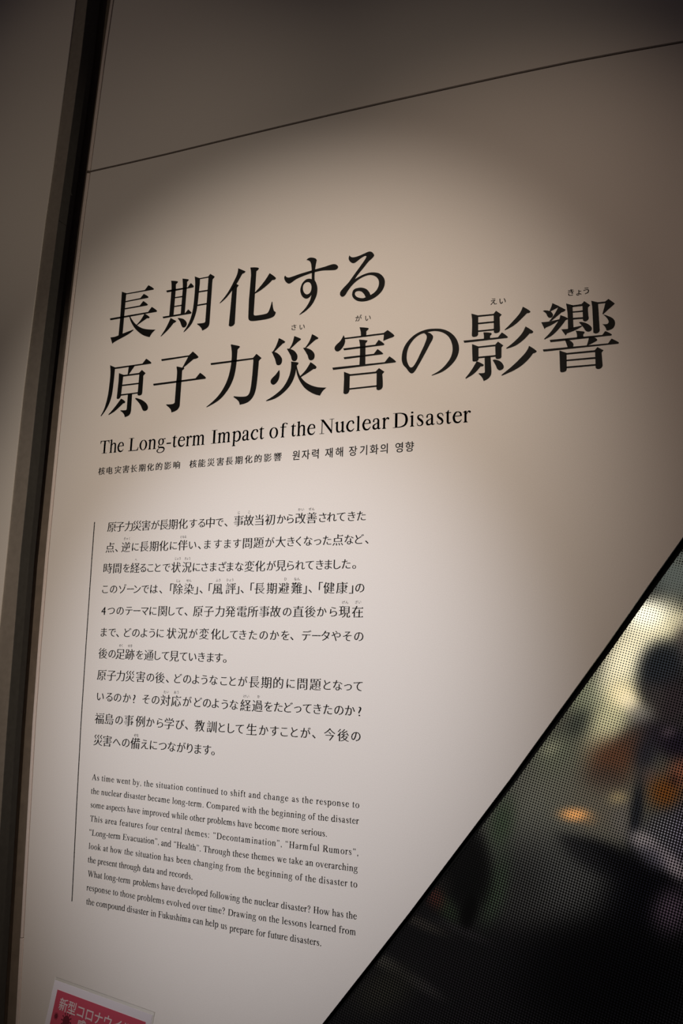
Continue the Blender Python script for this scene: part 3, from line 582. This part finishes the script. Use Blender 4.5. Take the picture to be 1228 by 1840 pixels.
F = {
 'a': (444, cr([(88, 330), (105, 405), (185, 440), (265, 425), (306, 370), (309, 310)], [60, 45, 30, 45, 80, 84]) + rect(267, 351, 70, 330) + cr([(309, 110), (318, 45), (355, 22), (432, 48)], [84, 76, 44, 14]) + dot(90, 335, 34) + cr([(300, 275), (200, 228), (105, 175), (80, 105), (115, 42), (185, 25), (255, 50), (305, 95)], [24, 30, 62, 84, 78, 52, 36, 24])),
 'b': (500, stem(70, 154, 0, 683, False) + cr([(140, 345), (215, 425), (300, 432), (390, 365), (428, 230), (390, 90), (290, 12), (200, 12), (112, 42)], [24, 40, 56, 82, 88, 80, 42, 28, 36])),
 'c': (444, cr([(385, 350), (345, 412), (255, 436), (150, 385), (78, 230), (125, 85), (235, 22), (335, 45), (410, 115)], [60, 52, 30, 66, 92, 82, 58, 42, 18]) + dot(372, 350, 42)),
 'd': (500, cr([(345, 375), (275, 430), (195, 432), (110, 365), (72, 220), (105, 82), (195, 16), (275, 24), (345, 80)], [24, 30, 46, 82, 90, 82, 56, 42, 24]) + rect(345, 429, 20, 683) + flag(345, 429, 683) + [[(345, 0), (429, -8), (495, 22), (495, 38), (429, 55)]]),
 'e': (444, rect(85, 420, 262, 290) + cr([(388, 272), (365, 380), (260, 440), (150, 400), (75, 240), (125, 78), (240, 22), (340, 48), (415, 130)], [78, 60, 28, 62, 92, 84, 60, 42, 16])),
 'f': (333, rect(105, 189, 0, 560) + foot(105, 189) + cr([(147, 540), (165, 615), (230, 668), (300, 660), (345, 628)], [84, 74, 36, 34, 50]) + dot(348, 618, 38) + rect(20, 315, 420, 450)),
 'g': (500, ring(235, 300, 165, 155, 78, 28) + cr([(345, 400), (420, 428), (480, 425)], [22, 36, 40]) + cr([(150, 175), (95, 115), (125, 62), (260, 48), (390, 28), (440, -50), (390, -155), (240, -205), (90, -180), (42, -110), (95, -30), (180, 30)], [18, 32, 52, 64, 66, 60, 42, 28, 40, 56, 34, 20])),
 'h': (500, stem(75, 159, 0, 683) + cr([(155, 350), (225, 420), (305, 430), (370, 385), (385, 290)], [22, 38, 58, 82, 84]) + rect(343, 427, 0, 300) + foot(343, 427)),
 'i': (278, stem(97, 181, 0, 450) + dot(137, 612, 54)),
 'k': (500, stem(75, 159, 0, 683) + cr([(150, 190), (385, 430)], [30, 30]) + cr([(225, 265), (425, 15)], [86, 86]) + rect(290, 480, 432, 450) + rect(340, 505, 0, 18)),
 'l': (278, stem(97, 181, 0, 683)),
 'm': (778, stem(75, 159, 0, 450) + cr([(155, 350), (220, 420), (290, 430), (350, 385), (362, 290)], [22, 38, 58, 82, 84]) + rect(320, 404, 0, 300) + foot(320, 404) + cr([(400, 350), (465, 420), (540, 430), (600, 385), (612, 290)], [22, 38, 58, 82, 84]) + rect(570, 654, 0, 300) + foot(570, 654)),
 'n': (500, stem(75, 159, 0, 450) + cr([(155, 350), (225, 420), (305, 430), (370, 385), (385, 290)], [22, 38, 58, 82, 84]) + rect(343, 427, 0, 300) + foot(343, 427)),
 'o': (500, ring(250, 224, 222, 236, 92, 28)),
 'p': (500, stem(70, 154, -217, 450) + cr([(145, 355), (225, 430), (310, 434), (398, 370), (430, 225), (392, 85), (295, 14), (215, 18), (150, 60)], [24, 38, 50, 82, 90, 82, 50, 34, 24])),
 'r': (333, stem(70, 154, 0, 450) + cr([(150, 320), (205, 400), (260, 432), (310, 405)], [20, 36, 56, 60]) + dot(300, 402, 42)),
 's': (389, cr([(325, 315), (300, 400), (205, 438), (115, 405), (100, 335), (160, 265), (250, 205), (305, 120), (270, 42), (180, 12), (85, 45), (58, 140)], [16, 28, 30, 54, 74, 90, 92, 76, 50, 28, 28, 14])),
 't': (278, rect(72, 156, 80, 450) + [[(72, 440), (156, 440), (156, 580), (140, 580), (100, 490), (14, 436), (14, 420), (72, 420)]] + rect(14, 256, 420, 450) + cr([(114, 110), (128, 42), (185, 20), (268, 62)], [84, 76, 48, 14])),
 'u': (500, rect(72, 156, 120, 450) + flag(72, 156, 445) + cr([(114, 150), (140, 60), (210, 22), (285, 36), (350, 90)], [84, 80, 50, 32, 20]) + rect(343, 427, 20, 450) + flag(343, 427, 445) + [[(343, 0), (427, -8), (493, 22), (493, 38), (427, 55)]]),
 'v': (500, cr([(88, 445), (265, -5)], [88, 70]) + cr([(255, 5), (415, 440)], [28, 28]) + rect(12, 190, 432, 450) + rect(330, 488, 432, 450)),
 'w': (722, cr([(82, 445), (235, -5)], [86, 66]) + cr([(225, 5), (360, 400)], [28, 28]) + cr([(320, 445), (490, -5)], [86, 66]) + cr([(480, 5), (632, 440)], [28, 28]) + rect(12, 180, 432, 450) + rect(245, 420, 432, 450) + rect(555, 712, 432, 450)),
 'y': (500, cr([(92, 445), (275, 10)], [88, 70]) + cr([(420, 440), (262, 0), (190, -140), (105, -185)], [28, 32, 40, 50]) + dot(80, -170, 42) + rect(12, 190, 432, 450) + rect(330, 488, 432, 450)),
 'A': (722, cr([(105, 10), (350, 650)], [32, 36]) + cr([(345, 674), (610, 0)], [104, 104]) + rect(190, 500, 218, 250) + rect(12, 225, 0, 20) + rect(490, 712, 0, 20)),
 'C': (667, cr([(602, 440), (560, 580), (400, 650), (205, 585), (86, 330), (195, 85), (400, 14), (540, 55), (630, 150)], [20, 50, 34, 92, 114, 92, 42, 36, 16]) + [[(578, 440), (612, 440), (606, 676), (588, 676), (560, 560)]]),
 'D': (722, rect(110, 212, 0, 662) + rect(14, 260, 0, 20) + rect(14, 260, 642, 662) + cr([(200, 646), (400, 630), (575, 540), (636, 330), (575, 120), (400, 32), (200, 16)], [32, 42, 84, 112, 84, 42, 32])),
 'E': (611, rect(110, 212, 0, 662) + rect(14, 560, 630, 662) + [[(470, 662), (562, 662), (562, 510), (544, 510), (520, 600)]] + rect(200, 430, 325, 357) + [[(412, 240), (430, 240), (430, 440), (412, 440)]] + rect(14, 580, 0, 32) + [[(480, 0), (580, 0), (612, 170), (592, 170), (550, 70)]]),
 'F': (556, rect(110, 212, 0, 662) + rect(14, 540, 630, 662) + [[(450, 662), (542, 662), (546, 510), (528, 510), (500, 600)]] + rect(200, 430, 325, 357) + [[(412, 240), (430, 240), (430, 440), (412, 440)]] + rect(14, 300, 0, 20)),
 'H': (722, sum([rect(a, a + 102, 0, 662) + rect(a - 92, a + 194, 0, 20) + rect(a - 92, a + 194, 642, 662) for a in (110, 510)], []) + rect(200, 520, 322, 356)),
 'I': (333, rect(115, 217, 0, 662) + rect(18, 315, 0, 20) + rect(18, 315, 642, 662)),
 'L': (611, rect(110, 212, 0, 662) + rect(14, 310, 642, 662) + rect(14, 570, 0, 32) + [[(470, 0), (570, 0), (604, 175), (584, 175), (540, 70)]]),
 'N': (722, rect(112, 142, 0, 650) + rect(590, 620, 10, 662) + [[(30, 662), (190, 662), (620, 110), (620, -8), (596, -8), (120, 600)]] + rect(12, 240, 0, 20) + rect(490, 712, 642, 662)),
 'R': (667, rect(110, 212, 0, 662) + rect(14, 310, 0, 20) + rect(14, 220, 642, 662) + cr([(200, 646), (370, 636), (495, 565), (500, 430), (400, 345), (205, 325)], [32, 38, 88, 92, 44, 28]) + cr([(320, 345), (595, 5)], [108, 108]) + rect(520, 660, 0, 20)),
 'T': (611, rect(255, 357, 0, 662) + rect(150, 460, 0, 20) + rect(22, 590, 628, 662) + [[(20, 500), (38, 500), (70, 590), (140, 662), (26, 662)], [(592, 500), (574, 500), (542, 590), (472, 662), (586, 662)]]),
 'W': (944, cr([(110, 655), (300, -10)], [104, 80]) + cr([(290, 0), (475, 600)], [34, 34]) + cr([(425, 655), (650, -10)], [104, 80]) + cr([(640, 0), (835, 650)], [34, 34]) + rect(8, 240, 642, 662) + rect(340, 560, 642, 662) + rect(735, 936, 642, 662)),
 '.': (250, dot(125, 42, 54)), ',': (250, comma(120, 45)), '-': (333, rect(40, 290, 194, 257)), ':': (278, dot(135, 42, 54) + dot(135, 400, 54)), ' ': (250, []),
 '?': (444, cr([(95, 540), (125, 630), (225, 662), (325, 610), (338, 500), (285, 400), (230, 310), (218, 190)], [56, 46, 34, 70, 92, 70, 44, 20]) + dot(105, 540, 40) + dot(220, 42, 54)),
 '\u201c': (444, [[(2 * 110 - x, 2 * 520 - y) for x, y in l] for l in comma(110, 520)] + [[(2 * 300 - x, 2 * 520 - y) for x, y in l] for l in comma(300, 520)]),
 '\u201d': (444, comma(130, 615) + comma(320, 615)),
}
F['\u201c'] = (444, [[(x + 20, y + 35) for x, y in l] for l in F['\u201c'][1]])
def latin(fl, s, a, b2, em, wide=1.0, bold=9, tall=1.0):
    """a word group fitted between two baseline points of the wall"""
    p0 = on_wall(*a, LIFT); p1 = on_wall(*b2, LIFT); L = (p1 - p0); L.y = 0; dist = L.length; ux = L.normalized()
    nat = sum(F[c][0] for c in s) / 1000 * em * wide - .02 * em
    tr = (dist - nat) / max(1, len(s) - 1); ww = wide
    if tr < -.02 * em: ww = wide * (dist / nat); tr = 0
    x = 0.0
    for c in s:
        adv, polys = F[c]
        low = c.islower()
        def ym(v):
            if not low or v <= 0: return v
            return v * tall if v < 450 else 450 * tall + (v - 450) * (683 - 450 * tall) / 233
        for pl in polys:
            for o_ in (-bold, bold):
                fl.poly([pl], lambda p: p0 + ux * (x + (p[0] - 15 + o_) / 1000 * em * ww) + Vector((0, 0, ym(p[1]) / 1000 * em)))
        x += adv / 1000 * em * ww + tr
    return tr / em, ww
fl = Flat()
TT = [(P7, 'The', (67, 159), (218, 146)), (P7, 'Long-term', (248, 143), (735, 101)), (P7, 'Impact', (770, 96), (1103, 65)),
      (None, 'of', (483.5, 787.7), (514.3, 785.4)), (P8, 'the', (75, 214), (222, 202)), (P8, 'Nuclear', (247, 199), (660, 165)), (P8, 'Disaster', (685, 163), (1148, 127))]
for P_, s, a, b2 in TT:
    if P_: a = (P_[0] + a[0] * P_[2], P_[1] + a[1] * P_[2]); b2 = (P_[0] + b2[0] * P_[2], P_[1] + b2[1] * P_[2])
    r = latin(fl, s, a, b2, .0380, 1.0, 5, 1.12)
fl.build('english_title', M_INK, panel)
E3, E4, E5, E6 = (140, 1370, K9), (400, 1390, K9), (140, 1540, K9), (400, 1540, K9); Z_ = (0, 0, 1)
ENG = [
 [(E3, 'As time went by,', (118, 148), (540, 198)), (E3, 'the situation continued', (560, 201), (1190, 270)), (E4, 'to shift and change', (-13, 179), (558, 236)), (E4, 'as the response to', (588, 239), (1162, 293))],
 [(E3, 'the nuclear disaster', (110, 265), (575, 319)), (E3, 'became long-term.', (592, 322), (1070, 383)), (Z_, 'Compared', (370.8, 1451.3), (430.1, 1458.2)), (E4, 'with the beginning', (165, 326), (705, 384)), (E4, 'of the disaster', (727, 387), (1157, 429))],
 [(E3, 'some aspects have', (105, 381), (527, 435)), (E3, 'improved while other', (545, 438), (1078, 507)), (Z_, 'problems have', (372.5, 1477.6), (452.9, 1488)), (E4, 'become more serious.', (272, 465), (890, 537))],
 [(E3, 'This area features', (102, 499), (553, 561)), (E3, 'four central themes:', (575, 564), (1118, 640)), (Z_, '\u201cDecontamination\u201d,', (382.4, 1506.6), (507.3, 1521.9)), (E4, '\u201cHarmful Rumors\u201d,', (530, 626), (1157, 698))],
 [(E3, '\u201cLong-term Evacuation\u201d,', (92, 616), (690, 699)), (E3, 'and', (705, 706), (790, 718)), (E3, '\u201cHealth\u201d.', (810, 721), (1045, 756)), (Z_, 'Through', (365.5, 1530.6), (413.8, 1538)), (E4, 'these themes', (85, 703), (440, 745)), (E4, 'we take an overarching', (463, 748), (1148, 834))],
 [(E3, 'look at how the situation', (90, 732), (705, 828)), (Z_, 'has been changing', (293.9, 1546), (401, 1562.3)), (E6, 'from the beginning', (25, 113), (593, 190)), (E6, 'of the disaster to', (617, 193), (1145, 260))],
 [(E5, 'the present through', (83, 44), (530, 120)), (E5, 'data and records.', (550, 123), (975, 192))],
 [(E5, 'What long-term', (83, 163), (447, 228)), (E5, 'problems have', (467, 231), (822, 290)), (Z_, 'developed following', (317.9, 1602), (431.1, 1620.5)), (E6, 'the nuclear disaster?', (167, 385), (748, 472)), (E6, 'How has the', (770, 475), (1140, 530))],
 [(E5, 'response to those problems', (73, 281), (733, 400)), (Z_, 'evolved over time?', (299.2, 1625.5), (404.5, 1643)), (E6, 'Drawing on the', (45, 495), (480, 562)), (E6, 'lessons learned from', (503, 566), (1135, 665))],
 [(E5, 'the compound disaster', (70, 400), (597, 496)), (E5, 'in Fukushima can help', (617, 500), (1192, 598)), (Z_, 'us', (396.7, 1668), (408, 1670.3)), (E6, 'prepare for future disasters.', (60, 628), (842, 757))],
]
for segs in ENG:
    fl = Flat()
    for (ox, oy, k), s, a, b2 in segs:
        r = latin(fl, s, (ox + a[0] * k, oy + a[1] * k), (ox + b2[0] * k, oy + b2[1] * k), .0148, .95)
    fl.build('english_text_line', M_INK, panel)
# thin vertical rule left of the text
rl = [(170, 938), (165.4, 1000), (155.2, 1150), (145.6, 1300), (137.6, 1450), (130.4, 1600), (129.2, 1619.5)]
fl = Flat(); fl.poly([[(x - .75, y) for x, y in rl] + [(x + .75, y) for x, y in rl[::-1]]], lambda p: on_wall(p[0], p[1], LIFT)); fl.build('text_rule', M_INK, panel)

# ------------------------------------------------------------------ notice on a stand, bottom left
pu = Vector((2316, -228 + 0, 1617)); pv = Vector((683, 4537, -1617)).normalized()
pu = Vector((2316, -228 * -1 * -1, 1617)); pu = Vector((2316, 228, 1617)); pu -= pv * pu.dot(pv); pu.normalize()
PU, PV = R_CW @ pu, R_CW @ pv; PN = PU.cross(PV).normalized()      # PN faces away from the wall? fixed below
if PN.y > 0: PN = -PN
rr = ray(98.7, 1760.6)
wall_t = (0 - CAM.y) / rr.y
P0 = CAM + rr * (wall_t * 0.86)
def on_notice(px, py, off=0.0):
    d = ray(px, py); o = P0 + PN * off
    return CAM + d * ((o - CAM).dot(PN) / d.dot(PN))
def coords(px, py):
    p = on_notice(px, py) - P0; return (p.dot(PU), p.dot(PV))
wN = coords(275, 1820.5)[0]; hN = wN * 1.414
def nb(name, x0_, x1_, y0_, y1_, f, bk, m, parent):
    bm = bmesh.new(); vs = []
    for o_ in (f, bk):
        for x, y in ((x0_, y0_), (x1_, y0_), (x1_, y1_), (x0_, y1_)): vs.append(bm.verts.new(P0 + PU * x + PV * y + PN * o_))
    for q in ((0, 1, 2, 3), (7, 6, 5, 4), (0, 4, 5, 1), (1, 5, 6, 2), (2, 6, 7, 3), (3, 7, 4, 0)): bm.faces.new([vs[i] for i in q])
    bmesh.ops.recalc_face_normals(bm, faces=bm.faces)
    me = bpy.data.meshes.new(name); bm.to_mesh(me); bm.free(); return link(name, me, m, parent)
notice = bpy.data.objects.new('notice', None); COL.objects.link(notice)
tag(notice, 'red and white Japanese virus notice with white letters at the lower left corner', 'notice')
nb('paper', 0, wN, -hN, 0, 0.0, -0.0006, M_PAPER, notice)
ri = coords(103.7, 1778)
nb('red_field', ri[0], wN - ri[0] * .9, -hN - ri[1], ri[1], 0.0004, 0.0001, M_RED, notice)
fl = Flat()
ncx = [(114.7, 1805.5), (130.5, 1812), (145.5, 1818), (160, 1824), (175, 1830), (192, 1836), (208, 1842)]
em_n = 0.0
q0 = coords(*ncx[0]); q1 = coords(*ncx[2]); pitch = (q1[0] - q0[0]) / 2
for i, ch in enumerate('新型コロナウイルス'):
    c = (q0[0] + pitch * i, q0[1])
    if c[0] + pitch * .5 > wN - ri[0]: break
    vs, fs, cx = glyph(ch, -.012, .012, False)
    fl.tris(vs, fs, lambda p: P0 + PU * (c[0] + (p[0] - cx) * pitch * 1.02) + PV * (c[1] + (p[1] - .383) * pitch * .90) + PN * .0006)
c2 = coords(146, 1844)
vs, fs, cx = glyph('感', -.012, .012, False)
fl.tris(vs, fs, lambda p: P0 + PU * (c2[0] + (p[0] - cx) * pitch * 1.0) + PV * (c2[1] + (p[1] - .383) * pitch * .9) + PN * .0006)
fl.build('white_lettering', M_WPRINT, notice)
def virus(px, py, rpx):
    c = coords(px, py); r = abs(coords(px + rpx, py)[0] - c[0]); f = Flat()
    fn = lambda p: P0 + PU * (c[0] + p[0]) + PV * (c[1] + p[1]) + PN * .0007
    f.poly([[(r * math.cos(t * math.pi / 9), r * math.sin(t * math.pi / 9)) for t in range(18)]], fn)
    for k in range(12):
        a = k * math.pi / 6; ca_, sa = math.cos(a), math.sin(a); e = 1.42 * r; h = .07 * r
        f.poly([[(ca_ * r * .9 - sa * h, sa * r * .9 + ca_ * h), (ca_ * e - sa * h, sa * e + ca_ * h), (ca_ * e + sa * h, sa * e - ca_ * h), (ca_ * r * .9 + sa * h, sa * r * .9 - ca_ * h)]], fn)
        f.poly([[(ca_ * e + .16 * r * math.cos(t * math.pi / 3), sa * e + .16 * r * math.sin(t * math.pi / 3)) for t in range(6)]], fn)
    f.build('virus_picture', M_DKRED, notice)
virus(119.5, 1835, 6.2); virus(101.6, 1825.5, 2.6)
# the stand that holds it
stand = bpy.data.objects.new('sign_stand', None); COL.objects.link(stand)
tag(stand, 'slim floor stand with a clear acrylic holder carrying the red notice', 'sign stand')
nb('backing_plate', -.0015, wN + .0015, -hN - .002, .0035, -.0009, -.0022, M_SLEEVE, stand)
mid = P0 + PU * (wN / 2) - PV * (hN * .72) - PN * .0095
def tube(name, a, b2, r, m, parent, n=16):
    bm = bmesh.new(); d = (b2 - a)
    bmesh.ops.create_cone(bm, cap_ends=True, segments=n, radius1=r, radius2=r, depth=d.length)
    M = Matrix.Translation((a + b2) / 2) @ d.to_track_quat('Z', 'Y').to_matrix().to_4x4()
    bmesh.ops.transform(bm, matrix=M, verts=bm.verts)
    for f in bm.faces: f.smooth = len(f.verts) == 4
    me = bpy.data.meshes.new(name); bm.to_mesh(me); bm.free(); return link(name, me, m, parent)
tube('pole', Vector((mid.x, mid.y, 0.01)), mid, .009, M_STEEL, stand)
tube('base', Vector((mid.x, mid.y, 0.0)), Vector((mid.x, mid.y, .012)), .07, M_STEEL, stand, 40)

bpy.data.objects.remove(tob)
print('PANEL', wN, hN, P0, [round(v, 3) for v in on_wall(614, 920)], on_wall(200, 0), on_wall(30, 1840), wall_t)
